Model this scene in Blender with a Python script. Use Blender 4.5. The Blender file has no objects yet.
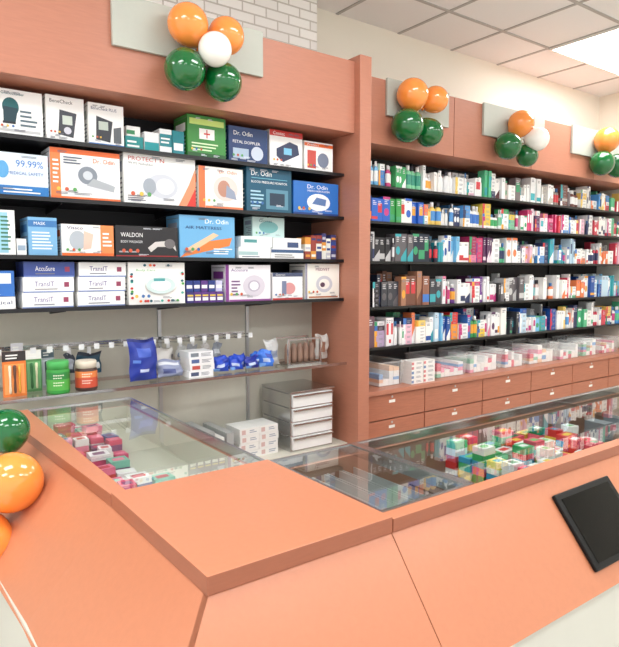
import bpy, math, random
from mathutils import Vector, Matrix
random.seed(11)
S=bpy.context.scene
def lin(c):
    r=[]
    for x in c[:3]:
        x=x/255.0
        r.append(x/12.92 if x<=0.04045 else ((x+0.055)/1.055)**2.4)
    return (r[0],r[1],r[2],1.0)

# ---------------------------------------------------------------- materials
def mat(name,color=(200,200,200),rough=0.5,metal=0.0,noise=0.0,nscale=30,coat=0.0,attr=False,emit=None,spec=None,stretch=None):
    m=bpy.data.materials.new(name); m.use_nodes=True
    nt=m.node_tree; bs=nt.nodes['Principled BSDF']
    bs.inputs['Base Color'].default_value=lin(color)
    bs.inputs['Roughness'].default_value=rough
    bs.inputs['Metallic'].default_value=metal
    bs.inputs['Coat Weight'].default_value=coat
    if spec is not None: bs.inputs['Specular IOR Level'].default_value=spec
    if attr:
        a=nt.nodes.new('ShaderNodeAttribute'); a.attribute_name='Col'
        nt.links.new(a.outputs['Color'],bs.inputs['Base Color'])
    elif noise>0:
        tc=nt.nodes.new('ShaderNodeTexCoord'); n=nt.nodes.new('ShaderNodeTexNoise')
        n.inputs['Scale'].default_value=nscale; n.inputs['Detail'].default_value=4
        if stretch:
            mp=nt.nodes.new('ShaderNodeMapping'); mp.inputs['Scale'].default_value=stretch
            nt.links.new(tc.outputs['Object'],mp.inputs['Vector']); nt.links.new(mp.outputs[0],n.inputs['Vector'])
        else: nt.links.new(tc.outputs['Object'],n.inputs['Vector'])
        mx=nt.nodes.new('ShaderNodeMix'); mx.data_type='RGBA'
        c=lin(color)
        mx.inputs[6].default_value=tuple(min(1,v*(1-noise)) for v in c[:3])+(1,)
        mx.inputs[7].default_value=tuple(min(1,v*(1+noise)) for v in c[:3])+(1,)
        nt.links.new(n.outputs['Fac'],mx.inputs[0]); nt.links.new(mx.outputs[2],bs.inputs['Base Color'])
    if emit:
        bs.inputs['Emission Color'].default_value=lin(color); bs.inputs['Emission Strength'].default_value=emit
    return m
M_PACK=mat('packaging_print',rough=0.38,attr=True)
M_SAL=mat('salmon_laminate',(192,123,90),0.34,noise=0.06,nscale=60)
M_EDGE=mat('salmon_edge_band',(156,92,66),0.4,noise=0.1,nscale=20,stretch=(1,1,8))
M_SALD=mat('salmon_laminate_wall',(186,124,100),0.42,noise=0.10,nscale=14,stretch=(1,1,9))
M_DRAW=mat('salmon_drawer_front',(178,112,86),0.4,noise=0.22,nscale=10,stretch=(1,1,12))
M_BROWN=mat('counter_interior',(146,112,94),0.4,noise=0.06)
M_BLACK=mat('dark_shelf',(18,18,21),0.35)
M_DBACK=mat('dark_backing',(30,28,31),0.6)
M_SEAM=mat('seam_dark',(70,38,28),0.8)
M_CREAM=mat('cream_wall',(236,231,216),0.8,noise=0.02,nscale=3)
M_GREYP=mat('grey_board',(184,187,176),0.55,noise=0.03)
M_BEIGE=mat('beige_backing',(206,202,188),0.6,noise=0.03)
M_WHITE=mat('white_gloss',(236,236,230),0.3)
M_STEEL=mat('brushed_steel',(205,205,205),0.25,metal=1.0)
M_STEELM=mat('satin_steel',(196,198,198),0.4,metal=0.7)
M_BASE=mat('white_base',(200,200,190),0.3,noise=0.04,nscale=6)
M_SCREEN=mat('screen_glass',(3,3,4),0.12,spec=0.2)
M_BEZEL=mat('screen_bezel',(12,12,13),0.4,spec=0.25)
M_LED=mat('led_panel',(252,253,255),0.5,emit=16)
M_TILE=mat('ceiling_tile',(232,234,233),0.85,noise=0.04,nscale=120)
M_TBAR=mat('ceiling_grid',(170,170,166),0.5)
M_BO=mat('balloon_orange',(252,150,66),0.10,coat=0.6)
M_BG=mat('balloon_green',(6,100,44),0.10,coat=0.6)
M_BW=mat('balloon_white',(250,248,240),0.15,coat=0.6)

def glass(name,tint,refl=1.0):
    m=bpy.data.materials.new(name); m.use_nodes=True; nt=m.node_tree
    nt.nodes.remove(nt.nodes['Principled BSDF']); out=nt.nodes['Material Output']
    t=nt.nodes.new('ShaderNodeBsdfTransparent'); t.inputs[0].default_value=lin(tint)
    g=nt.nodes.new('ShaderNodeBsdfGlossy'); g.inputs['Roughness'].default_value=0.01
    g.inputs['Color'].default_value=(refl,refl,refl,1)
    lw=nt.nodes.new('ShaderNodeLayerWeight'); lw.inputs['Blend'].default_value=0.5
    p=nt.nodes.new('ShaderNodeMath'); p.operation='POWER'; p.inputs[1].default_value=4.0
    a=nt.nodes.new('ShaderNodeMath'); a.operation='MULTIPLY_ADD'; a.inputs[1].default_value=0.9; a.inputs[2].default_value=0.06
    nt.links.new(lw.outputs['Facing'],p.inputs[0]); nt.links.new(p.outputs[0],a.inputs[0])
    mx=nt.nodes.new('ShaderNodeMixShader')
    nt.links.new(a.outputs[0],mx.inputs[0]); nt.links.new(t.outputs[0],mx.inputs[1]); nt.links.new(g.outputs[0],mx.inputs[2])
    nt.links.new(mx.outputs[0],out.inputs[0]); return m
M_GLASS=glass('clear_glass',(244,250,247))
M_CLEAR=bpy.data.materials.new('clear_plastic'); M_CLEAR.use_nodes=True
_nt=M_CLEAR.node_tree; _b=_nt.nodes['Principled BSDF']; _b.inputs['Base Color'].default_value=lin((240,242,242)); _b.inputs['Roughness'].default_value=0.15; _b.inputs['Alpha'].default_value=0.2

def brickmat(name,c1,c2,mortar,scale,bw,rh,ms,offset,axis,rough,bump=0.0):
    m=bpy.data.materials.new(name); m.use_nodes=True; nt=m.node_tree; bs=nt.nodes['Principled BSDF']
    tc=nt.nodes.new('ShaderNodeTexCoord'); sep=nt.nodes.new('ShaderNodeSeparateXYZ'); cb=nt.nodes.new('ShaderNodeCombineXYZ')
    nt.links.new(tc.outputs['Object'],sep.inputs[0])
    nt.links.new(sep.outputs['X'],cb.inputs['X']); nt.links.new(sep.outputs[axis],cb.inputs['Y'])
    br=nt.nodes.new('ShaderNodeTexBrick'); nt.links.new(cb.outputs[0],br.inputs['Vector'])
    br.inputs['Color1'].default_value=lin(c1); br.inputs['Color2'].default_value=lin(c2); br.inputs['Mortar'].default_value=lin(mortar)
    br.inputs['Scale'].default_value=scale; br.inputs['Brick Width'].default_value=bw; br.inputs['Row Height'].default_value=rh
    br.inputs['Mortar Size'].default_value=ms; br.offset=offset
    nt.links.new(br.outputs['Color'],bs.inputs['Base Color']); bs.inputs['Roughness'].default_value=rough
    if bump>0:
        bp=nt.nodes.new('ShaderNodeBump'); bp.inputs['Strength'].default_value=bump; bp.invert=True
        nt.links.new(br.outputs['Fac'],bp.inputs['Height']); nt.links.new(bp.outputs[0],bs.inputs['Normal'])
    return m
M_BRICK=brickmat('white_brick',(250,248,242),(238,236,230),(200,194,184),1.0,0.17,0.06,0.005,0.5,'Z',0.7,0.5)
M_FLOOR=brickmat('floor_tiles',(222,216,204),(214,208,196),(170,164,152),1.0,0.6,0.6,0.003,0.0,'Y',0.25)

# ---------------------------------------------------------------- mesh builder
class B:
    def __init__(s): s.v=[];s.f=[];s.c=[];s.m=[];s.s=[]
    def face(s,pts,col=(200,200,200),m=0,sm=False):
        i=len(s.v); s.v+= [tuple(p) for p in pts]; s.f.append(tuple(range(i,i+len(pts)))); s.c.append(lin(col)); s.m.append(m); s.s.append(sm)
    def hexa(s,p,col=(200,200,200),m=0,skip=(),side=None):
        i=len(s.v); s.v+=[tuple(q) for q in p]
        F=[(3,2,1,0),(4,5,6,7),(0,1,5,4),(1,2,6,5),(2,3,7,6),(3,0,4,7)]
        for k,f in enumerate(F):
            if k in skip: continue
            s.f.append(tuple(i+a for a in f)); s.c.append(lin(col)); s.m.append(side if (side is not None and k>1) else m); s.s.append(False)
    def box(s,x0,x1,y0,y1,z0,z1,col=(200,200,200),m=0,rot=0.0,skip=(),side=None):
        P=[(x0,y0,z0),(x1,y0,z0),(x1,y1,z0),(x0,y1,z0),(x0,y0,z1),(x1,y0,z1),(x1,y1,z1),(x0,y1,z1)]
        if rot:
            cx,cy=(x0+x1)/2,(y0+y1)/2; c,sn=math.cos(rot),math.sin(rot)
            P=[(cx+(x-cx)*c-(y-cy)*sn,cy+(x-cx)*sn+(y-cy)*c,z) for x,y,z in P]
        s.hexa(P,col,m,skip,side)
    def lathe(s,prof,origin,axis=(0,0,1),col=(200,200,200),m=0,n=16,sm=True,cap=True):
        q=Vector((0,0,1)).rotation_difference(Vector(axis).normalized()); o=Vector(origin)
        i=len(s.v)
        for r,z in prof:
            for k in range(n):
                a=2*math.pi*k/n; s.v.append(tuple(o+q@Vector((r*math.cos(a),r*math.sin(a),z))))
        cols=col if isinstance(col,list) else [col]*(len(prof)-1)
        for j in range(len(prof)-1):
            for k in range(n):
                a=i+j*n+k;b=i+j*n+(k+1)%n
                s.f.append((a,b,b+n,a+n)); s.c.append(lin(cols[j])); s.m.append(m); s.s.append(sm)
        if cap:
            s.f.append(tuple(i+k for k in range(n))[::-1]); s.c.append(lin(cols[0])); s.m.append(m); s.s.append(False)
            e=i+(len(prof)-1)*n
            s.f.append(tuple(e+k for k in range(n))); s.c.append(lin(cols[-1])); s.m.append(m); s.s.append(False)
    def build(s,name,mats,parent=None,bevel=0.0):
        me=bpy.data.meshes.new(name); me.from_pydata(s.v,[],s.f)
        for mm in mats: me.materials.append(mm)
        ca=me.color_attributes.new('Col','FLOAT_COLOR','CORNER'); li=0
        for k,p in enumerate(me.polygons):
            p.material_index=s.m[k]; p.use_smooth=s.s[k]
            for _ in range(len(s.f[k])):
                ca.data[li].color=s.c[k]; li+=1
        me.update()
        o=bpy.data.objects.new(name,me); S.collection.objects.link(o)
        if parent: o.parent=parent
        if bevel:
            b=o.modifiers.new('bevel','BEVEL'); b.width=bevel; b.segments=2; b.limit_method='ANGLE'
        return o
def empty(name,loc=(0,0,0)):
    e=bpy.data.objects.new(name,None); e.empty_display_size=0.1; S.collection.objects.link(e); return e
_tc={}
def textmesh(st):
    if st in _tc: return _tc[st]
    cu=bpy.data.curves.new('t','FONT'); cu.body=st; cu.resolution_u=2; cu.align_x='LEFT'
    o=bpy.data.objects.new('t',cu); S.collection.objects.link(o)
    dg=bpy.context.evaluated_depsgraph_get(); me=o.evaluated_get(dg).to_mesh()
    vs=[v.co.copy() for v in me.vertices]; fs=[tuple(p.vertices) for p in me.polygons]
    o.evaluated_get(dg).to_mesh_clear(); bpy.data.objects.remove(o); bpy.data.curves.remove(cu)
    x0=min(v.x for v in vs);x1=max(v.x for v in vs);y0=min(v.y for v in vs);y1=max(v.y for v in vs)
    vs=[((v.x-x0)/(x1-x0),(v.y-y0)/(y1-y0)) for v in vs]
    _tc[st]=(vs,fs,(x1-x0)/(y1-y0)); return _tc[st]
def decor(b,x0,x1,y,z0,z1,dec):
    """print on the front (-Y) face of a carton; normalised coordinates"""
    w=x1-x0;h=z1-z0
    for k,d in enumerate(dec):
        yy=y-0.0004*(k+1)
        if d[0]=='r':
            _,u0,v0,u1,v1,c=d
            b.face([(x0+u0*w,yy,z0+v0*h),(x0+u1*w,yy,z0+v0*h),(x0+u1*w,yy,z0+v1*h),(x0+u0*w,yy,z0+v1*h)],c)
        elif d[0]=='p':
            b.face([(x0+u*w,yy,z0+v*h) for u,v in d[1]],d[2])
        elif d[0]=='e':
            _,cu,cv,ru,rv,c=d
            b.face([(x0+(cu+ru*math.cos(a))*w,yy,z0+(cv+rv*math.sin(a))*h) for a in [2*math.pi*i/20 for i in range(20)]],c)
        elif d[0]=='t':
            _,st,u0,v0,u1,v1,c=d
            vs,fs,ar=textmesh(st); i=len(b.v)
            b.v+=[(x0+(u0+x*(u1-u0))*w,yy,z0+(v0+yv*(v1-v0))*h) for x,yv in vs]
            for f in fs: b.f.append(tuple(i+a for a in f)); b.c.append(lin(c)); b.m.append(0); b.s.append(False)
        elif d[0]=='l':   # lines of small print
            _,u0,v0,u1,v1,n,c=d
            for j in range(n):
                vv=v0+(v1-v0)*(j+0.2)/n; ue=u0+(u1-u0)*random.uniform(0.6,1)
                b.face([(x0+u0*w,yy,z0+vv*h),(x0+ue*w,yy,z0+vv*h),(x0+ue*w,yy,z0+(vv+(v1-v0)*0.45/n)*h),(x0+u0*w,yy,z0+(vv+(v1-v0)*0.45/n)*h)],c)
def carton(name,x0,x1,z,h,col,dec=(),y=3.03,d=0.17,rot=0):
    z+=.0008
    b=B(); b.box(x0,x1,y,y+d,z,z+h,col)
    dark=sum(col)<400
    ink=(225,228,235) if dark else (110,112,125)
    extra=[]
    if (x1-x0)>.15 and h>.1:
        for q in range(5):
            u=random.uniform(.04,.75); v=random.choice([.05,.1,.14,.9]); extra.append(('l',u,v,u+.16,v+.05,2,ink))
        for q in range(3):
            u=.1+.11*q+random.uniform(0,.02); extra.append(('e',u,.2,.028,.028*(x1-x0)/h,random.choice([(200,90,60),(60,110,170),(90,160,90),(230,190,80)])))
    decor(b,x0,x1,y,z,z+h,list(dec)+extra)
    # side print and flap line
    def sq(v0,v1,w0,w1,c): b.face([(x0-0.0006,y+v1*d,z+h*w0),(x0-0.0006,y+v0*d,z+h*w0),(x0-0.0006,y+v0*d,z+h*w1),(x0-0.0006,y+v1*d,z+h*w1)],c)
    sq(.05,.95,.915,.93,(120,120,120))
    if h>.1:
        c2=[q for q in dec if q[0]=='r']; c2=c2[0][5] if c2 else (150,160,175)
        sq(.15,.85,.62,.82,c2)
        for q in range(5): sq(.15,.15+random.uniform(.35,.7),.12+.09*q,.15+.09*q,ink)
    return b.build(name,[M_PACK])

# ---------------------------------------------------------------- room
b=B(); b.box(-2.5,6.4,-3.0,3.6,-0.05,0.0); b.build('floor',[M_FLOOR])
b=B(); b.box(-2.5,6.4,-3.0,3.6,3.35,3.40)
for k in range(-4,11):
    x=0.4+0.6*k; b.box(x-0.012,x+0.012,-3,3.5,3.344,3.352,m=1)
for k in range(-5,6):
    y=0.6*k; b.box(-2.5,6.3,y-0.012,y+0.012,3.3435,3.352,m=1)
b.build('ceiling',[M_TILE,M_TBAR])
b=B(); b.box(-2.5,6.4,3.5,3.6,0,3.35); b.build('wall_back',[M_CREAM])
b=B(); b.box(-2.5,2.52,3.36,3.5,0,3.35); b.build('wall_brick',[M_BRICK])
b=B(); b.box(6.3,6.4,-3.0,3.5,0,3.35); b.build('wall_right',[M_CREAM])
b=B(); b.box(6.288,6.3,-3.0,2.9,0,0.1); b.build('baseboard_right',[M_WHITE])
for (x,y) in [(-0.8,1.2),(1.6,1.2),(4.6,2.4),(-0.8,-1.2),(1.6,-1.2),(4.6,0.0),(3.4,-1.2),(-2.0,0.0),(-2.0,2.4)]:  # last pair: unseen panels added to brighten the counter's sloping left face
    b=B(); b.box(x+0.02,x+1.18,y+0.02,y+0.58,3.335,3.343,m=0)
    for q in [(x,x+1.2,y,y+0.02),(x,x+1.2,y+0.58,y+0.6),(x,x+0.02,y+0.02,y+0.58),(x+1.18,x+1.2,y+0.02,y+0.58)]:
        b.box(q[0],q[1],q[2],q[3],3.33,3.3435,m=1)
    b.build('ceiling_light_panel',[M_LED,M_WHITE])

# ---------------------------------------------------------------- left shelving unit
LZ=[2.15,1.885,1.62,1.378]
e=empty('product_display_shelving')
b=B(); b.box(-1.2,2.46,3.34,3.36,1.36,2.42); b.build('back_panel_upper',[M_DBACK],e)
b=B(); b.box(-1.2,2.46,3.335,3.36,0.46,1.36); b.build('back_panel_lower',[M_BEIGE],e)
b=B()
for z in LZ:
    b.box(-1.2,2.46,3.0,3.34,z-0.016,z); b.box(-1.2,2.46,2.996,3.0,z-0.017,z+0.002)
    for x in (0.2,0.78,1.36,1.94):
        b.hexa([(x,3.04,z-0.022),(x+0.006,3.04,z-0.022),(x+0.006,3.34,z-0.05),(x,3.34,z-0.05),(x,3.04,z-0.016),(x+0.006,3.04,z-0.016),(x+0.006,3.34,z-0.016),(x,3.34,z-0.016)])
b.build('shelf_boards',[M_BLACK],e)
b=B(); b.box(-1.2,2.46,2.90,2.93,2.38,2.80); b.box(-1.2,2.46,2.93,3.36,2.78,2.80); b.box(-1.2,2.46,2.93,3.34,2.38,2.40,m=0)
b.build('header_fascia',[M_SALD],e,0.002)
b=B(); b.box(2.46,2.55,2.85,3.5,0.0,2.83); b.build('side_panel',[M_SALD],e,0.003)
b=B(); b.face([(-1.2,2.97,.974),(2.46,2.97,.974),(2.46,3.335,.974),(-1.2,3.335,.974)],m=0); b.box(-1.2,2.46,2.962,2.97,0.960,0.976,m=1); b.box(-1.2,2.46,3.325,3.335,0.955,0.9735,m=1); b.build('glass_shelf',[M_GLASS,M_STEEL],e)
b=B(); b.box(-1.2,2.46,2.95,3.36,0.0,0.46); b.build('base_cabinet',[M_BEIGE],e,0.003)
b=B()
for x in (1.36,1.94): b.box(x,x+0.02,3.322,3.335,0.46,1.36)
b.build('shelf_standards',[M_STEELM],e)
# grey sign boards on headers
def board(x0,x1,yf,z0,z1):
    b=B(); b.box(x0,x1,yf-0.02,yf,z0,z1); return b.build('header_sign_board',[M_GREYP],None,0.002)
board(0.99,1.80,2.899,2.585,2.82)
for x0,x1 in [(2.85,3.45),(3.84,4.62),(5.04,5.85)]: board(x0,x1,3.049,2.57,2.81)

# ---------------------------------------------------------------- hook rail
b=B(); b.box(0.1,1.92,3.322,3.334,1.155,1.175,m=0)
x=0.2
while x<1.9:
    b.lathe([(0.0025,0),(0.0025,0.2)],(x,3.322,1.165),(0,-1,0.08),m=0,n=6)
    b.lathe([(0.0025,0),(0.0025,0.2)],(x,3.322,1.145),(0,-1,0.08),m=0,n=6)
    b.box(x-0.013,x+0.013,3.119,3.121,1.158,1.186,(226,228,228),m=1)
    x+=0.075
b.build('display_hook_rail',[M_STEEL,M_PACK])

# ---------------------------------------------------------------- big cartons, left unit
W=(244,244,241); DK=(40,42,50); OR=(238,110,48); BL=(40,110,190); LB=(120,180,225); TE=(20,96,110); RD=(200,50,45); GR=(70,160,60); NV=(30,50,110); PU=(90,50,130)
z=LZ[0]
carton('glucose_meter_box',0.52,0.71,z,0.20,W,[('r',.06,.08,.94,.14,(200,200,200)),('e',.3,.62,.18,.2,(20,90,95)),('p',[(.14,.3),(.4,.3),(.46,.6),(.14,.62)],(30,60,70)),('r',.12,.25,.4,.3,DK),('l',.5,.2,.9,.6,4,(90,110,120)),('t','GlucoLeader',.1,.88,.6,.94,TE)])
carton('glucose_meter_box',0.725,0.895,z,0.205,W,[('t','BeneCheck',.1,.84,.7,.92,DK),('p',[(.3,.15),(.7,.1),(.8,.65),(.35,.7)],(60,62,70)),('r',.42,.38,.68,.58,(190,200,190)),('e',.55,.25,.1,.08,(200,200,210))])
carton('glucose_meter_box',0.915,1.085,z,0.20,W,[('t','BeneCheck PLUS',.08,.84,.8,.91,NV),('p',[(.2,.15),(.6,.1),(.68,.6),(.22,.7)],(50,52,60)),('r',.28,.38,.55,.58,(180,190,180)),('p',[(.7,.1),(.92,.1),(.92,.5),(.7,.45)],(90,95,100)),('r',0,0,1,.06,BL)])
carton('test_strip_box',1.10,1.19,z,0.07,(20,140,140),[('l',.1,.2,.9,.8,2,W)],y=3.05)
carton('test_strip_box',1.11,1.18,z+0.0715,0.05,W,[('r',0,.2,.6,.6,(60,140,90))],y=3.06)
carton('test_strip_box',1.195,1.27,z,0.10,(236,238,238),[('r',0,0,1,.5,(20,150,155))],y=3.04)
carton('test_strip_box',1.275,1.34,z,0.125,(235,238,238),[('r',0,.3,1,.8,(30,130,140)),('l',.1,.4,.9,.7,2,W)],y=3.04)
carton('lancet_box',1.345,1.41,z,0.125,(20,130,140),[('r',.1,.2,.9,.5,W)],y=3.04)
carton('thermometer_box',1.425,1.65,z,0.22,(60,140,60),[('r',.3,.45,.7,.7,W),('t','+',.42,.48,.58,.68,RD),('r',0,0,1,.12,(30,90,40)),('l',.1,.16,.9,.38,3,(220,240,200)),('r',.05,.78,.95,.92,(200,225,120))])
carton('blood_pressure_monitor_box',1.67,1.92,z,0.195,(36,62,110),[('t','Dr. Odin',.12,.76,.6,.88,W),('t','FETAL DOPPLER',.1,.54,.8,.62,W),('r',.1,.12,.5,.4,(170,190,210)),('e',.72,.3,.16,.2,(200,210,225))])
carton('pulse_oximeter_box',1.935,2.165,z,0.21,W,[('r',0,.84,1,1,RD),('p',[(.2,.3),(.4,.15),(.9,.4),(.85,.65),(.6,.72),(.2,.5)],(50,60,90)),('r',.42,.36,.66,.54,(120,190,220)),('t','Contec',.1,.87,.45,.96,W)])
carton('thermometer_box',2.18,2.395,z,0.175,W,[('r',0,.84,1,.95,OR),('r',.1,.1,.4,.7,(200,80,70)),('e',.65,.4,.2,.25,(120,130,150)),('t','Protect',.1,.86,.5,.93,W)])
z=LZ[1]
carton('sanitizer_box',0.30,0.725,z,0.19,(214,228,240),[('r',.0,.0,1,.24,(40,120,190)),('t','99.99%',.68,.68,.95,.84,BL),('t','MEDICAL SAFETY',.6,.5,.95,.57,(40,90,160)),('e',.55,.6,.06,.2,(90,160,210)),('e',.2,.6,.1,.25,(90,160,210)),('l',.55,.06,.95,.2,2,W)])
carton('heating_belt_box',0.735,1.06,z,0.235,W,[('r',0,0,.14,1,(240,130,70)),('r',0,.9,1,1,OR),('r',0,0,1,.06,OR),('e',.62,.45,.3,.28,(222,226,230)),('e',.52,.5,.14,.18,(130,138,148)),('p',[(.5,.3),(.9,.2),(.92,.32),(.6,.45)],(170,175,180)),('e',.52,.5,.07,.09,(200,206,212)),('t','Dr. Odin',.6,.76,.92,.85,OR),('l',.03,.3,.12,.8,6,W),('l',.18,.7,.45,.86,3,(90,100,120))])
carton('nebulizer_box',1.08,1.465,z,0.255,W,[('t','PROTECT N',.06,.84,.55,.92,RD),('t','99.9% Nebulizer',.06,.76,.4,.81,(90,90,90)),('e',.45,.38,.3,.3,(230,232,236)),('e',.52,.38,.22,.24,(204,208,216)),('e',.56,.38,.13,.16,(228,230,236)),('e',.34,.36,.09,.16,(160,168,178)),('p',[(.74,.0),(1,.0),(1,.8),(.9,.45)],(248,150,110)),('p',[(.86,.0),(1,.0),(1,.4)],(225,60,50)),('l',.04,.06,.3,.18,3,(120,120,130))])
carton('heating_pad_box',1.485,1.755,z,0.225,(244,240,232),[('r',0,0,.14,1,(235,120,70)),('e',.6,.5,.28,.3,(226,212,204)),('e',.56,.5,.14,.2,(190,140,120)),('p',[(.6,.3),(.85,.25),(.8,.45),(.62,.6)],(150,160,180)),('t','Dr. Odin',.45,.86,.85,.94,OR),('r',.14,0,1,.07,(235,130,80))])
carton('blood_pressure_monitor_box',1.78,2.085,z,0.255,(26,86,112),[('t','Dr. Odin',.1,.8,.55,.91,W),('t','BLOOD PRESSURE MONITOR',.1,.64,.9,.69,W),('r',.42,.08,.92,.52,(90,140,160)),('r',.5,.16,.84,.44,(40,60,80)),('l',.08,.1,.38,.5,5,(170,210,225)),('r',.1,.74,.9,.752,(120,190,210))])
carton('nebulizer_box',2.10,2.44,z,0.20,(42,110,190),[('t','Dr. Odin',.3,.8,.75,.92,W),('e',.55,.4,.26,.26,(236,240,244)),('p',[(.4,.35),(.7,.3),(.72,.5),(.5,.55)],(90,120,170)),('r',0,0,1,.08,(20,60,130)),('t','MESH NEBULIZER',.3,.71,.8,.76,W)])
z=LZ[2]
carton('test_kit_box',0.43,0.575,z,0.20,W,[('r',.55,.05,.8,.95,(150,200,220)),('l',.6,.1,.9,.9,9,(60,120,90))])
carton('thermometer_box',0.58,0.62,z,0.075,(230,232,230),[('r',.1,.3,.9,.6,(150,170,190))])
carton('face_mask_box',0.63,0.755,z,0.175,(120,175,215),[('r',0,.75,1,.92,(60,120,180)),('l',.12,.15,.88,.65,6,(230,240,250)),('t','MASK',.2,.8,.6,.88,W)])
carton('knee_cap_box',0.775,1.02,z,0.15,(244,240,234),[('r',0,.0,1,.1,OR),('r',.74,.1,1,1,(240,140,80)),('e',.3,.5,.16,.3,(176,184,192)),('p',[(.4,.2),(.55,.25),(.6,.7),(.42,.8)],(222,194,176)),('l',.78,.3,.96,.8,4,W),('t','Vissco',.1,.84,.4,.94,NV)])
carton('body_massager_box',1.03,1.36,z,0.155,(36,34,36),[('t','WALDON',.08,.64,.42,.78,W),('t','BODY MASSAGER',.08,.45,.42,.53,(220,220,220)),('p',[(.5,.3),(.62,.5),(.85,.55),(.95,.4),(.97,.2),(.9,.35),(.66,.34),(.55,.16)],(210,205,200)),('e',.86,.45,.09,.16,(110,105,105)),('r',0,0,1,.05,(160,40,40))])
carton('blood_pressure_monitor_box',1.37,1.70,z,0.225,(110,176,220),[('t','Dr. Odin',.45,.82,.88,.93,(250,250,255)),('p',[(.0,.0),(.9,.3),(.95,.5),(.3,.35)],(235,130,60)),('p',[(.1,.2),(.6,.6),(.7,.55),(.2,.12)],(240,200,160)),('t','AIR MATTRESS',.1,.68,.75,.75,NV),('l',.6,.08,.95,.25,3,(245,245,245))])
carton('syringe_box',1.72,1.93,z,0.065,(238,240,238),[('r',0,.3,.6,.6,(170,200,200)),('l',.1,.1,.8,.25,1,(90,100,120))],y=3.02)
carton('syringe_box',1.935,2.165,z,0.06,(240,240,238),[('r',0,.6,1,.9,(60,90,130)),('l',.1,.1,.8,.5,2,(120,120,120))],y=3.02)
carton('syringe_box',1.74,1.95,z+0.066,0.06,(234,240,240),[('r',.1,.4,.5,.7,(80,150,150))],y=3.03)
carton('syringe_box',1.955,2.155,z+0.061,0.062,(240,240,238),[('r',.5,.1,.9,.6,(60,80,120))],y=3.03)
carton('glove_box',1.84,2.06,z+0.1265,0.115,(196,222,218),[('e',.5,.5,.3,.3,(120,180,180)),('t','Gloves',.2,.74,.6,.88,TE)],y=3.07,d=0.1)
z=LZ[3]
carton('heating_pad_box',0.30,0.565,z,0.055,W,[('t','Surgical',.5,.3,.95,.7,NV)])
carton('lancet_box',0.3,0.565,z+0.057,0.115,(50,110,190),[('r',.5,.5,.95,.9,(230,240,250))],y=3.04)
for nm,x0,x1,ws in (('surgical_tape_box',0.60,0.825,['TransIT','TransIT','AccuSure']),('lancet_box',0.845,1.075,['TransIT','TransIT','TransIT'])):
    for k in range(3):
        o=0.006*((k*7)%3-1)
        c=W if not(k==2 and x0<0.7) else (60,80,150)
        tcw=(70,50,140) if c==W else W
        carton(nm,x0+o,x1+o,z+0.0715*k,0.0702,c,[('t',ws[k],.22,.4,.6,.72,tcw),('r',0,0,1,.08,(120,140,190)),('r',.8,.35,.9,.68,(150,60,90)),('l',.22,.16,.7,.3,1,(120,120,130))],y=3.03+0.004*k)
dots=[]
for k in range(26):
    p=(0.06+0.88*random.random(),random.choice([0.08,0.93])) if k%2 else (random.choice([0.05,0.95]),0.08+0.84*random.random())
    dots.append(('e',p[0],p[1],.025,.03,random.choice([GR,OR,TE,RD,(60,170,150)])))
carton('weighing_scale_box',1.09,1.395,z,0.215,(243,243,238),dots+[('e',.55,.45,.26,.2,(205,225,222)),('e',.55,.45,.18,.13,(244,246,246)),('r',.42,.55,.62,.62,(80,160,160)),('t','Body Care',.12,.78,.45,.84,GR)])
k0=1.405
for k in range(5):
    carton('bandage_box',k0,k0+0.042,z,0.058,random.choice([PU,NV,(60,50,120)]),[('r',.1,.2,.9,.5,W),('r',.1,.6,.9,.75,(230,200,80))],y=3.03)
    carton('bandage_box',k0+0.001,k0+0.041,z+0.0592,0.06,random.choice([PU,(40,60,130),(200,200,230)]),[('r',.1,.3,.9,.6,W)],y=3.04)
    k0+=0.0445
carton('massager_box',1.64,1.935,z,0.205,(242,238,242),[('r',0,0,.07,1,(130,60,140)),('t','Accusure',.12,.82,.48,.9,PU),('e',.62,.42,.25,.3,(214,208,218)),('e',.62,.42,.14,.16,(188,180,196)),('e',.62,.42,.1,.12,(244,244,248)),('l',.12,.15,.32,.6,5,(120,80,130)),('r',.07,0,1,.05,(150,80,150))])
carton('hot_water_bag_box',1.95,2.165,z,0.16,(240,238,238),[('r',0,.86,1,1,(70,80,110)),('r',0,.0,1,.07,(190,60,60)),('e',.55,.42,.2,.22,(214,150,150)),('p',[(.3,.2),(.45,.2),(.45,.7),(.3,.7)],(120,130,160)),('t','Omron',.1,.89,.4,.97,W)])
carton('stethoscope_box',2.185,2.45,z,0.215,(242,238,228),[('r',0,0,.06,1,(150,150,170)),('e',.55,.42,.24,.24,(200,200,208)),('e',.55,.42,.16,.15,(240,236,228)),('e',.5,.4,.07,.07,(90,60,80)),('t','MEDIVET',.3,.8,.7,.88,(120,50,90)),('r',.1,.03,.95,.07,(190,110,60))])
b=B(); x=2.185
cols=[(150,60,50),(60,60,110),(220,150,60),(230,230,220),(40,70,140),(190,190,200)]
while x<2.42:
    w=random.uniform(.03,.045); zz=LZ[2]+.0005
    for k in range(3):
        h=random.uniform(.04,.055); c=random.choice(cols); b.box(x,x+w,3.03,3.12,zz,zz+h,c)
        decor(b,x,x+w,3.03,zz,zz+h,[('r',.1,.3,.9,.6,random.choice(cols))]); zz+=h
    x+=w+.003
b.build('medicine_cartons',[M_PACK])

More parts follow.
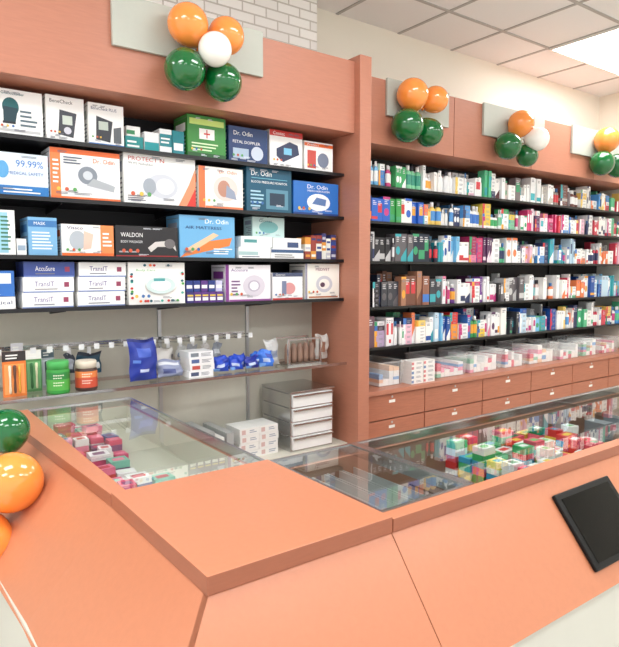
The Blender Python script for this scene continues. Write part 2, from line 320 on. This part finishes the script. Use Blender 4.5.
# ---------------------------------------------------------------- goods on lower glass shelf
z=0.9745
def pouch(name,x0,x1,y,z0,z1,col,dec,bulge=0.02,lean=0.0,rot=0.0,header=None):
    b=B(); nx,nz=12,14; w=x1-x0;h=z1-z0; cx=(x0+x1)/2
    for side in (-1,1):
        i=len(b.v)
        for j in range(nz+1):
            for k in range(nx+1):
                u=k/nx;v=j/nz; bb=bulge*(math.sin(math.pi*u)*math.sin(math.pi*min(1,v*1.1+.02)))**0.6 if 0<u<1 and 0<v<0.9 else 0
                crk=0.004*math.sin(9*u+5*v+x0*40)+.003*math.sin(17*v-6*u+x0*90)
                px=x0+u*w+.006*math.sin(7*v+x0*50)*(0.3+v); py=y+side*bb+crk+lean*v*h; pz=z0+v*h+.006*math.sin(6*u+x0*30)*v
                dx=px-cx; b.v.append((cx+dx*math.cos(rot),py+dx*math.sin(rot),pz))
        for j in range(nz):
            for k in range(nx):
                a=i+j*(nx+1)+k; f=(a,a+1,a+nx+2,a+nx+1)
                if side>0: f=f[::-1]
                u=(k+.5)/nx;v=(j+.5)/nz; c=col
                for d in dec:
                    if d[0]<=u<=d[2] and d[1]<=v<=d[3]: c=d[4]
                b.f.append(f); b.c.append(lin(c)); b.m.append(0); b.s.append(True)
    if header: b.box(cx-.01,cx+.01,y+lean*h-.001,y+lean*h+.001,z1-.01,z1+.03,header)
    return b.build(name,[M_PACK])
# carded blister packs: printed card with raised brushes
def blister(name,x0,x1,y,z0,h,card,top,items,rot=0.0):
    b=B(); w=x1-x0
    b.box(x0,x1,y,y+.002,z0,z0+h,card,rot=0)
    decor(b,x0,x1,y,z0,z0+h,[('r',0,.78,1,1,top),('l',.15,.82,.8,.95,2,(240,240,235)),('r',.08,.06,.92,.72,tuple(min(255,c+40) for c in card))])
    n=len(items)
    for k,c in enumerate(items):
        cx=x0+w*(.2+.6*(k+.5)/n)
        b.lathe([(.004,0),(.006,.01),(.0045,h*.3),(.006,h*.42),(.007,h*.6),(.003,h*.62)],(cx,y-.008,z0+h*.08),col=c,n=8)
    return b.build(name,[M_PACK])
blister('toothbrush_blister_pack',0.50,0.60,3.04,z,.21,(225,120,50),(52,46,46),[(240,220,190),(90,60,50),(230,160,60)])
blister('toothbrush_blister_pack',0.615,0.685,3.12,z,.20,(90,150,90),(236,236,230),[(60,120,70),(240,240,200)])
blister('toothbrush_blister_pack',0.565,0.62,3.19,z,.23,(70,80,100),(220,220,225),[(220,220,225)])
blister('toothbrush_blister_pack',0.70,0.76,3.19,z,.19,(180,190,196),(90,110,120),[(60,70,80),(200,80,80)])
def jar(name,x,y,r,h,body,lab,cap,lab2):
    b=B(); b.lathe([(r*.94,0),(r,.008),(r,h*.12),(r,h*.45),(r,h*.66),(r*.97,h*.72),(r*.88,h*.755),(r*.93,h*.76),(r*.95,h*.96),(r*.88,h)],(x,y,z),col=[body,body,lab,lab2,body,body,cap,cap,cap],n=32)
    for vv,ex in ((.56,3),(.48,2),(.34,3),(.26,2)):
        for a in range(-2,ex):
            t=math.radians(-105+a*11); t2=t+math.radians(7)
            b.face([(x+(r+.0006)*math.cos(q),y+(r+.0006)*math.sin(q),z+h*v) for q,v in((t,vv),(t2,vv),(t2,vv+.03),(t,vv+.03))],(248,244,226))
    return b.build(name,[M_PACK])
jar('supplement_jar',0.735,3.02,0.052,0.155,(50,150,60),(80,170,70),(76,176,90),(40,130,60))
jar('supplement_jar',0.865,3.02,0.052,0.145,(70,45,40),(205,80,55),(226,214,196),(225,130,70))
def hang(name,x,w,y,zt,h,col,dec): return pouch(name,x-w/2,x+w/2,y,zt-h,zt,col,dec,.012,0,0,(230,230,230))
hang('hanging_blister_pack',0.94,.12,3.22,1.13,.11,(30,70,90),[(.1,.1,.5,.6,(120,190,200)),(.55,.2,.9,.5,(230,230,230)),(0,.85,1,1,(16,30,50))])
hang('hanging_blister_pack',0.84,.05,3.22,1.13,.10,(60,66,80),[(.2,.2,.8,.7,(170,176,186))])
hang('hanging_blister_pack',1.30,.06,3.24,1.13,.12,(120,118,122),[(.2,.2,.8,.6,(190,186,190))])
hang('hanging_blister_pack',1.375,.06,3.22,1.13,.11,(190,184,176),[(.2,.2,.8,.6,(90,86,90))])
hang('hanging_blister_pack',1.45,.06,3.22,1.13,.09,(206,206,204),[(.2,.3,.8,.6,(120,130,150))])
hang('hanging_blister_pack',1.525,.06,3.22,1.13,.10,(170,172,178),[(.2,.3,.8,.6,(90,100,130))])
hang('hanging_blister_pack',1.60,.055,3.22,1.13,.08,(216,212,208),[(.2,.3,.8,.6,(160,110,100))])
hang('hanging_blister_pack',1.68,.055,3.22,1.13,.09,(150,156,166),[(.2,.3,.8,.6,(220,224,230))])
pouch('knee_support_pouch',1.085,1.24,3.04,z+.012,z+0.225,(26,50,150),[(.25,.55,.75,.75,(60,90,190)),(.3,.2,.7,.32,(200,210,235)),(0,.9,1,1,(20,35,110)),(.1,.4,.3,.5,(90,130,210))],0.028,.1,.15)
pouch('clear_pack',1.25,1.385,3.06,z+.012,z+0.10,(140,148,176),[(.2,.2,.7,.5,(80,90,140)),(.1,.7,.9,.85,(216,220,226))],0.03,.3,-.1)
pouch('clear_pack',1.28,1.38,3.17,z+.012,z+0.15,(210,206,200),[(.2,.3,.8,.5,(140,90,90))],0.02,.1)
b=B()
for k,(c,c2) in enumerate([((240,241,242),(70,80,110)),((238,238,236),(190,80,70)),((240,240,240),(80,100,150)),((236,238,240),(120,130,140))]):
    o=.004*((k*5)%3-1); b.box(1.41+o,1.555+o,3.02,3.14,z+.035*k,z+.035*k+.034,c); decor(b,1.41+o,1.555+o,3.02,z+.035*k,z+.035*k+.034,[('r',.08,.2,.4,.8,c2),('l',.5,.2,.92,.8,3,(120,124,134))])
b.build('surgical_kit_pack',[M_PACK])
for k in range(7):
    x0=1.575+0.05*k
    pouch('cotton_roll_pack',x0,x0+0.085,3.05+0.05*(k%2),z+.012,z+random.uniform(.075,.115),random.choice([(30,70,190),(60,120,220),(36,50,150)]),[(.2,.3,.7,.5,(190,205,235)),(.5,.6,.9,.8,(20,50,160)),(0,0,.3,.2,(120,170,235))],0.024,random.uniform(-.2,.4),random.uniform(-.4,.4))
pouch('clear_pack',1.95,2.04,3.10,z+.012,z+0.16,(196,196,194),[(.2,.3,.8,.6,(130,140,160))],0.02,.2)
b=B(); x0,x1=2.06,2.31
for (p,q,r_,s_) in [(x0,x0+.012,3.03,3.042),(x1-.012,x1,3.03,3.042),(x0,x0+.012,3.17,3.182),(x1-.012,x1,3.17,3.182)]: b.box(p,q,r_,s_,z,z+.165,m=0)
for zz in (z,z+.155): 
    b.box(x0+.012,x1-.012,3.03,3.042,zz,zz+.01,m=0); b.box(x0+.012,x1-.012,3.17,3.182,zz,zz+.01,m=0)
for k in range(5): b.lathe([(.018,0),(.02,.03),(.02,.09),(.012,.12)],(x0+.035+.045*k,3.09,z+.01),col=(150,120,104),m=1,n=12)
b.box(x0+.014,x1-.014,3.05,3.14,z,z+.01,(120,110,100),m=1)
b.build('instrument_display_stand',[M_STEEL,M_PACK])
pouch('clear_pack',2.33,2.43,3.12,z+.012,z+0.17,(200,196,190),[(.3,.3,.7,.7,(150,110,90))],0.02)

# ---------------------------------------------------------------- steel drawer cabinet
b=B(); X0,X1,Y0,Y1,Z0,Z1=2.04,2.36,2.98,3.30,0.461,0.825
b.box(X0,X1,Y0,Y1,Z0,Z1,m=0)
for k in range(4):
    za=Z0+.012+.087*k
    b.box(X0+.012,X1-.012,Y0-.012,Y0+.001,za,za+.076,(238,239,237),m=1)
    b.box(X0+.012,X1-.012,Y0-.026,Y0-.012,za+.064,za+.074,m=0)
    b.box(X0-.002,X0,Y0+.02,Y1-.02,za+.078,za+.084,(120,120,118),m=1)
b.box(X0-.004,X1+.004,Y0-.02,Y1,Z1,Z1+.006,m=0)
b.build('steel_drawer_cabinet',[M_STEEL,M_PACK],None,0.0015)
b=B()
zz=0.461
for k in range(4):
    for j in range(2):
        o=random.uniform(-.004,.004)
        b.box(1.72+.135*j+o,1.85+.135*j+o,3.03,3.2,zz+.045*k,zz+.045*k+.043,(236,236,232)); decor(b,1.72+.135*j+o,1.85+.135*j+o,3.03,zz+.045*k,zz+.045*k+.043,[('r',.1,.2,.3,.8,(210,180,174)),('l',.5,.3,.9,.8,2,(150,160,176))])
b.build('glove_cartons',[M_PACK])
b=B()
for k in range(8): b.box(1.2+.06*k,1.245+.06*k,3.0,3.3,.461,.461+.16+.02*(k%3),random.choice([(200,200,195),(170,172,170),(226,226,220),(150,150,150)]))
b.build('file_folders',[M_PACK])

# ---------------------------------------------------------------- right shelving unit
RZ=[2.125,1.885,1.615,1.30,1.02]; RX0,RX1=2.552,6.298
e=empty('medicine_shelving_unit')
b=B(); b.box(RX0,RX1,3.46,3.498,0.76,2.42); b.build('back_panel',[M_DBACK],e)
b=B()
for z in RZ:
    b.box(RX0,RX1,3.12,3.46,z-0.014,z); b.box(RX0,RX1,3.115,3.12,z-0.015,z+0.002)
for x in (3.5,4.45,5.4):
    b.box(x,x+.015,3.44,3.46,.76,2.4)
b.build('shelf_boards',[M_BLACK],e)
b=B(); xs=[RX0,3.53,4.48,5.43,RX1]
for k in range(4): b.box(xs[k]+.003,xs[k+1]-.003,3.05,3.075,2.38,2.80)
b.box(RX0,RX1,3.076,3.498,2.785,2.80)
b.box(RX0,RX1,3.076,3.46,2.38,2.40)
b.build('header_fascia',[M_SALD],e,0.002)
b=B(); b.box(RX0,RX1,3.0,3.498,0,.728,m=1); b.box(RX0,RX1,2.95,3.498,.73,.76,m=0)
b.build('counter_carcass',[M_SALD,M_SEAM],e,0.002)
b=B(); dx=[RX0,3.19,3.83,4.46,5.08,5.70,RX1]
for k in range(6):
    for (za,zb) in ((.555,.722),(.38,.547),(.205,.372),(.08,.197)):
        b.box(dx[k]+.004,dx[k+1]-.004,2.975,2.999,za,zb,m=0)
        cx=(dx[k]+dx[k+1])/2
        b.box(cx-.028,cx+.028,2.973,2.9755,zb-.06,zb-.04,(240,240,235),m=1)
        b.lathe([(.008,0),(.008,.004)],(cx,2.975,zb-.02),(0,-1,0),col=(190,190,190),m=1,n=10)
b.build('drawer_fronts',[M_DRAW,M_PACK],e,0.0015)

def bottle(b,x,y,z,r,h,body,lab,cap):
    b.lathe([(r*.95,0),(r,.004),(r,h*.2),(r,h*.62),(r*.9,h*.72),(r*.45,h*.8),(r*.5,h*.8),(r*.5,h)],(x,y,z),col=[body,body,lab,body,body,cap,cap],n=10)
WH=[(248,248,246),(242,243,243),(250,248,244)]
PAL={
 'mixw':WH*3+[(90,190,140),(215,70,90),(80,150,215),(240,190,210),(245,210,110),(50,60,100),(240,130,80)],
 'green':WH*2+[(60,170,100),(130,205,160),(50,150,125),(210,70,130),(90,60,60),(230,200,80)],
 'brt':[(245,130,40),(40,100,200),(245,205,60),(60,160,80),(120,60,150),(215,60,60),(70,180,215),(20,60,140),(245,245,240)],
 'dark':[(40,40,46),(60,62,70),(100,96,100),(30,40,60),(200,200,200),(236,236,236)],
 'blue':WH+[(60,135,205),(50,165,180),(200,225,240),(30,80,160),(120,190,230)],
 'pink':WH*2+[(170,40,90),(235,130,165),(215,60,115),(246,226,234),(90,50,90),(110,60,140)],
 'brown':[(140,90,70),(120,76,60),(170,122,96),(70,60,60),(150,100,80)],
 'red':WH+[(140,36,44),(214,194,190),(96,44,50),(60,60,74),(200,60,60)],
 'yel':WH+[(248,212,70),(220,50,50),(60,114,190),(245,155,60),(70,160,90)],
 'grey':WH+[(190,184,176),(150,140,132),(226,222,216),(120,108,110),(120,70,60)],
 'purp':[(130,90,140),(110,78,92),(190,168,202),(80,64,76),(240,238,240),(240,238,240)]}
ROWS=[
 [(2.56,'blue'),(2.92,'green'),(3.45,'mixw'),(4.1,'red'),(4.35,'grey'),(5.3,'mixw')],
 [(2.56,'brt'),(3.33,'mixw'),(3.9,'green'),(4.5,'pink'),(5.0,'mixw')],
 [(2.56,'dark'),(3.42,'blue'),(3.75,'pink'),(4.1,'mixw'),(4.9,'blue'),(5.3,'mixw')],
 [(2.56,'dark'),(2.98,'brown'),(3.35,'dark'),(3.55,'pink'),(4.15,'dark'),(4.45,'red'),(4.8,'mixw'),(5.5,'blue')],
 [(2.56,'purp'),(2.98,'mixw'),(3.3,'blue'),(3.6,'yel'),(4.0,'pink'),(4.3,'dark'),(4.5,'blue'),(5.0,'mixw')]]
TOP=[2.37,2.11,1.868,1.598,1.283]
ACC=[(50,60,100),(215,60,70),(60,120,200),(60,160,110),(240,170,60),(200,60,130),(60,170,180)]
def fill(b,x,xe,z,top,segs,y0=3.14):
    while x<xe:
        key=[p for s_,p in segs if s_<=x][-1]; pal=PAL[key]
        n=random.choice([1,1,2,2,3]); c=random.choice(pal); c2=random.choice(pal+ACC)
        kind=random.random(); w=random.choice([random.uniform(.018,.035),random.uniform(.03,.07)]); gap=top-z
        h=random.uniform(.5,.92)*min(gap,.25); d=random.uniform(.05,.12)
        if key in('brt','brown'): kind=.9; w=random.uniform(.04,.07); h=gap*random.uniform(.7,.85); n=random.choice([1,2])
        for _ in range(n):
            if x+w>xe: return
            y=y0+random.uniform(0,.035)
            if kind<0.2:
                r=min(w/2,.026); bottle(b,x+r,y+r,z,r,min(h,.17),c,c2,random.choice(WH+[(50,50,60),(60,120,180)])); x+=2*r+.003
            elif kind<0.48:
                w2=random.uniform(.05,.11); zz=z; hh=random.uniform(.022,.045)
                while True:
                    if random.random()<.3: c=random.choice(pal); c2=random.choice(ACC); hh=random.uniform(.022,.045)
                    if zz+hh>z+h: break
                    if x+w2>xe: return
                    b.box(x,x+w2,y,y+d,zz,zz+hh,c); decor(b,x,x+w2,y,zz,zz+hh,[('r',0,0,random.uniform(.15,.4),1,c2),('l',.45,.2,.92,.7,2,(150,150,160))]); zz+=hh+.0005
                x+=w2+.003; break
            else:
                hj=h*random.uniform(.97,1.0)
                b.box(x,x+w,y,y+d,z,z+hj,c)
                t=random.random()
                dd=[('r',0,.1,1,.1+random.uniform(.1,.35),c2)] if t<.35 else ([('r',.15,.4,.85,.8,c2)] if t<.55 else ([('p',[(0,.0),(1,.0),(1,.5),(0,.15)],c2)] if t<.75 else [('e',.5,.4,.35,.15,c2),('r',0,.9,1,1,c2)]))
                if sum(c)>380: dd.append(('l',.2,.82,.8,.94,2,(130,130,142)))
                else: dd.append(('l',.2,.7,.8,.92,3,(214,214,216)))
                decor(b,x,x+w,y,z,z+hj,dd); x+=w+.002
        if random.random()<.08: x+=random.uniform(.01,.03)
for i,zr in enumerate(RZ):
    b=B(); fill(b,RX0+.02,RX1-.03,zr+.0008,TOP[i],ROWS[i],3.135)
    fill(b,RX0+.02,RX1-.03,zr+.0008,TOP[i],ROWS[i],3.30)
    b.build('medicine_packages',[M_PACK])

# plastic bins on right counter
def bin_(x0,x1,y0,y1,z,h):
    b=B(); f=.015
    P=lambda s,zz:[(x0+s,y0+s,zz),(x1-s,y0+s,zz),(x1-s,y1-s,zz),(x0+s,y1-s,zz)]
    lo=P(f,z);hi=P(0,z+h)
    for k in range(4): b.face([lo[k],lo[(k+1)%4],hi[(k+1)%4],hi[k]],m=0)
    b.face(lo,m=0)
    for q in [(x0-.006,x1+.006,y0-.006,y0),(x0-.006,x1+.006,y1,y1+.006),(x0-.006,x0,y0,y1),(x1,x1+.006,y0,y1)]: b.box(*q,z+h-.008,z+h,m=0)
    xx=x0+.02
    while xx<x1-.06:
        w=random.uniform(.03,.06); zz=z+.004; top=z+h*random.uniform(.35,.95)
        while zz<top-.02:
            hh=random.uniform(.018,.04)
            b.box(xx,xx+w,y0+.02,y1-.05,zz,zz+hh,random.choice(WH*3+[(245,160,185),(230,110,130),(130,180,230),(245,205,170),(150,210,180)]),m=1); zz+=hh+.001
        xx+=w+.004
    return b.build('storage_bin',[M_CLEAR,M_PACK])
xx=2.80; zc=.7605
for k,(w,h) in enumerate([(.24,.17),(.0,.0),(.34,.16),(.40,.17),(.30,.14),(.42,.17),(.34,.15),(.3,.16),(.3,.15)]):
    if w==0: xx+=.30; continue
    bin_(xx,xx+w,3.03,3.36,zc,h); xx+=w+.035
b=B()
for j in range(2):
    for k in range(5):
        b.box(3.07+.12*j,3.185+.12*j,2.99,3.10,zc+.032*k,zc+.032*k+.031,(242,242,238)); decor(b,3.07+.12*j,3.185+.12*j,2.99,zc+.032*k,zc+.032*k+.031,[('r',0,.2,.2,.8,random.choice([(120,150,190),(220,140,140)])),('l',.4,.3,.9,.8,2,(150,150,160))])
b.build('carton_stack',[M_PACK])

# ---------------------------------------------------------------- service counter
e=empty('service_counter')
XA,XB,YA,YB=0.52,1.02,1.05,1.62; XR=3.9
b=B(); b.box(XA,XB,YA,YB,.912,.952,side=1); b.build('corner_top',[M_SAL,M_EDGE],e,0.0012)
b=B()
b.hexa([(XA,YB+.003,.912),(XA+.045,YB+.003,.912),(XA+.045,2.86,.912),(.455,2.86,.912),(XA,YB+.003,.946),(XA+.045,YB+.003,.946),(XA+.045,2.86,.946),(.455,2.86,.946)],side=1)
b.box(XB+.003,XR,YA,YA+.045,.912,.946,side=1)
b.box(XR-.045,XR,YA+.045,YB,.912,.946)
b.build('top_rims',[M_SAL,M_EDGE],e,0.0012)
S0=.208; SL=.236
def slope_front(x0,x1,bl=0,z0=.65,z1=.91):
    y1=YA+.004; y0=y1-.8*(z1-z0); t=.02
    return [(x0-bl,y0,z0),(x1,y0,z0),(x1,y0+t,z0),(x0-bl,y0+t,z0),(x0,y1,z1),(x1,y1,z1),(x1,y1+t,z1),(x0,y1+t,z1)]
b=B()
b.hexa(slope_front(XA+.004,XB-.001,SL))
b.hexa(slope_front(XB+.002,2.35))
b.hexa(slope_front(2.353,XR))
xt=XA+.004
def L(y): return xt-(0.065*(y-YB)/(2.86-YB) if y>YB else 0)
for (ya,yb) in ((YA+.004,YB),(YB,2.86)):
    fr=ya<1.1; yl=ya-(S0 if fr else 0); q=(.02 if fr else 0)
    b.hexa([(L(ya)-SL,yl,.65),(L(ya)-SL+.02,yl+q,.65),(L(yb)-SL+.02,yb,.65),(L(yb)-SL,yb,.65),(L(ya),ya,.91),(L(ya)+.02,ya+q,.91),(L(yb)+.02,yb,.91),(L(yb),yb,.91)])
b.build('sloping_panels',[M_SAL],e)
b=B()
b.box(XA-SL+.03,XR,YA-S0+.035,YA-S0+.055,0,.66); b.hexa([(XA-SL+.03,YA-S0+.056,0),(XA-SL+.05,YA-S0+.056,0),(XA-SL-.015,2.86,0),(XA-SL-.035,2.86,0),(XA-SL+.03,YA-S0+.056,.66),(XA-SL+.05,YA-S0+.056,.66),(XA-SL-.015,2.86,.66),(XA-SL-.035,2.86,.66)])
b.build('plinth',[M_BASE],e)
b=B()
b.box(XB-.02,XB,YB,2.86,0,.91); b.box(XB,XR,YB-.02,YB,0,.91); b.box(XA+.03,XB-.02,2.84,2.86,0,.91)
b.box(XR-.02,XR,YA+.03,YB-.02,0,.91)
b.build('inner_panels',[M_SALD],e)
b=B()
b.box(XA+.03,XB-.021,YB-.0,2.838,.79,.802); b.box(XB,XR-.022,YA+.03,YB-.021,.74,.752,m=1)
b.box(XA+.03,XB,YB-.012,YB-.002,.712,.91,m=1)
b.box(XA+.026,XB-.021,YB,2.838,.802,.804,m=2)
b.box(XB,XR-.022,YA+.027,YA+.03,.712,.91,m=1)
b.box(XB,XR-.022,YB-.0215,YB-.0205,.712,.91,m=1)
b.box(XA+.026,XA+.03,YB,2.84,.79,.91,m=2); b.box(XB-.024,XB-.0205,YB,2.84,.79,.91,m=2); b.box(XA+.03,XB-.02,2.836,2.8395,.79,.91,m=2)
b.build('inner_shelves',[M_STEELM,M_BROWN,M_BEIGE],e)
b=B()
def gl(x0,x1,y0,y1,z=.944): b.face([(x0,y0,z),(x1,y0,z),(x1,y1,z),(x0,y1,z)])
gl(XA+.046,XB-.012,YB+.004,2.845); gl(XB+.015,1.355,YA+.058,YB-.012)
gl(1.385,2.6,YA+.046,YB-.012); gl(2.605,XR-.046,YA+.046,YB-.012)
b.build('glass_tops',[M_GLASS],e)
b=B()
b.box(XB-.012,XB,YB+.003,2.86,.91,.9465); b.box(XA+.046,XB-.012,2.846,2.86,.91,.9465)
b.box(XB+.003,1.385,YA+.0455,YA+.058,.91,.947); b.box(XB+.003,XB+.015,YA+.058,YB-.012,.91,.947); b.box(1.355,1.385,YA+.058,YB-.012,.91,.947)
b.box(XB+.003,XR-.046,YB-.012,YB,.91,.947); b.box(2.6,2.605,YA+.046,YB-.012,.93,.944)
b.build('steel_edging',[M_STEEL],e)
b=B()
for k in range(5):
    x0=1.045+.064*k
    b.box(x0,x0+.056,YA+.06,YB-.03,.83,.836); b.box(x0,x0+.004,YA+.06,YB-.03,.836,.87); b.box(x0+.052,x0+.056,YA+.06,YB-.03,.836,.87)
b.box(1.04,1.36,YA+.06,YB-.03,.7525,.829)
b.build('steel_trays',[M_STEELM],e)

# goods in the glass counters
cp=[(225,70,110),(200,50,70),(248,240,244),(240,130,160),(130,70,120),(246,240,236),(210,80,70),(90,100,160),(225,90,130),(130,190,170)]
b=B()
y=1.68
while y<2.76:
    dy=random.uniform(.055,.08)
    x=.57
    while x<(.78 if y>2.3 else (.72 if y>2.0 else .80)):
        w=random.uniform(.045,.075); zz=.8045
        for k in range(random.randint(1,4) if y>2.1 else random.randint(0,2)):
            h=random.uniform(.018,.028); c=random.choice(cp if y>2.0 else cp+[(240,240,240)]*5+[(130,190,170)]*2); r=random.uniform(-.15,.15)
            b.box(x,x+w,y,y+dy-.01,zz,zz+h,c,rot=r)
            b.box(x+w*.2,x+w*.8,y+dy*.2,y+dy*.6,zz+h,zz+h+.0006,random.choice(cp),rot=r); zz+=h+.001
        x+=w+.012
    y+=dy
b.build('toiletry_packages',[M_PACK])
cg=[(60,180,110),(130,210,130),(240,100,120),(245,210,80),(246,246,240),(60,160,200),(225,60,60),(246,246,246),(30,140,90),(246,246,246)]
b=B()
y=1.15
while y<1.55:
    x=1.84
    while x<2.45:
        w=random.uniform(.04,.08); zz=.7525
        for k in range(random.randint(2,5)):
            h=random.uniform(.02,.03); c=random.choice(cg); r=random.uniform(-.1,.1)
            b.box(x,x+w,y,y+.055,zz,zz+h,c,rot=r)
            b.box(x+w*.2,x+w*.8,y+.015,y+.04,zz+h,zz+h+.0006,random.choice(cg),rot=r)
            zz+=h+.001
        x+=w+.01
    y+=.066
b.build('soap_packages',[M_PACK])
b=B()
x=2.75
while x<3.8:
    for y in (1.15,1.3,1.44): 
        w=.07; b.box(x,x+w,y,y+.1,.7525,.7525+random.uniform(.03,.1),random.choice([(110,76,66),(210,200,190),(170,110,90),(140,150,160)]))
    x+=.085
b.build('medicine_packages',[M_PACK])
b=B()
for k in range(6):
    x=1.41+.062*k
    b.box(x,x+.05,1.14,1.56,.7525,.77,random.choice([(140,110,100),(170,150,140),(110,90,84)]))
b.build('document_trays',[M_PACK])

# touch screen on the sloping panel
e=empty('customer_display')
def onp(x,z,off):
    y=YA+.004-.8*(.91-z); nn=Vector((0,-1,.8)).normalized(); return Vector((x,y,z))+nn*off
b=B()
def slab(x0,x1,z0,z1,o0,o1,m): b.hexa([onp(x0,z0,o1),onp(x1,z0,o1),onp(x1,z0,o0),onp(x0,z0,o0),onp(x0,z1,o1),onp(x1,z1,o1),onp(x1,z1,o0),onp(x0,z1,o0)],m=m)
slab(1.65,1.96,.69,.870,.0005,.014,0)
b.build('housing',[M_BEZEL],e,0.004)
b=B(); slab(1.672,1.938,.704,.856,.0142,.0152,0); b.build('screen',[M_SCREEN],e)
b=B(); slab(1.795,1.815,.694,.699,.0142,.0148,0); b.build('logo',[M_STEELM],e)

# ---------------------------------------------------------------- balloons
def balloon(c,r,m,center,parent,nm):
    c=Vector(c); ax=(Vector(center)-c); ax.normalize(); prof=[]
    N=18
    for i in range(N+1):
        t=math.pi*i/N; rr=math.sin(t)*r; zz=-math.cos(t)*r
        if zz>0: zz*=1+.16*(zz/r)**2; rr*=1-.10*(zz/r)**2
        prof.append((max(rr,.0005),zz))
    e_=prof[-1][1]; prof=prof[:-1]+[(r*.07,e_-.004),(r*.05,e_+.004),(r*.11,e_+.016)]
    b=B(); b.lathe(prof,c,ax,n=32,cap=False); return b.build(nm,[m],parent)
clusters=[
 ([((1.319,2.78,2.717),.097,'o'),((1.527,2.79,2.711),.092,'o'),((1.419,2.70,2.60),.080,'w'),((1.30,2.78,2.506),.098,'g'),((1.508,2.79,2.487),.095,'g')],(1.41,2.84,2.61)),
 ([((2.98,2.93,2.70),.105,'o'),((3.206,2.94,2.706),.09,'o'),((2.936,2.93,2.497),.108,'g'),((3.154,2.94,2.48),.095,'g')],(3.07,2.99,2.6)),
 ([((4.17,2.94,2.68),.10,'o'),((4.27,2.86,2.563),.09,'w'),((4.017,2.94,2.495),.103,'g'),((4.26,2.94,2.447),.085,'g')],(4.14,2.99,2.58)),
 ([((5.42,2.93,2.71),.11,'o'),((5.35,2.93,2.50),.108,'g'),((5.62,2.93,2.505),.108,'g')],(5.46,2.99,2.6)),
 ([((.36,2.10,.878),.096,'o'),((.385,2.30,1.0),.075,'g'),((.27,2.08,.70),.09,'o')],(.38,2.2,.88))]
for bl,cen in clusters:
    e=empty('balloon_cluster')
    for c,r,k in bl: balloon(c,r,{'o':M_BO,'g':M_BG,'w':M_BW}[k],cen,e,{'o':'orange_balloon','g':'green_balloon','w':'white_balloon'}[k])

# ---------------------------------------------------------------- world + camera
w=bpy.data.worlds.new('world'); S.world=w; w.use_nodes=True
w.node_tree.nodes['Background'].inputs[0].default_value=lin((252,252,252)); w.node_tree.nodes['Background'].inputs[1].default_value=1.25
cam=bpy.data.cameras.new('camera'); co=bpy.data.objects.new('camera',cam); S.collection.objects.link(co)
cam.sensor_fit='HORIZONTAL'; cam.sensor_width=36; cam.lens=36*613/619; cam.clip_start=.02
co.location=(0,0,1.55); co.rotation_euler=(math.radians(90-4.9),0,math.radians(-36.2)); S.camera=co
S.view_settings.view_transform='Standard'
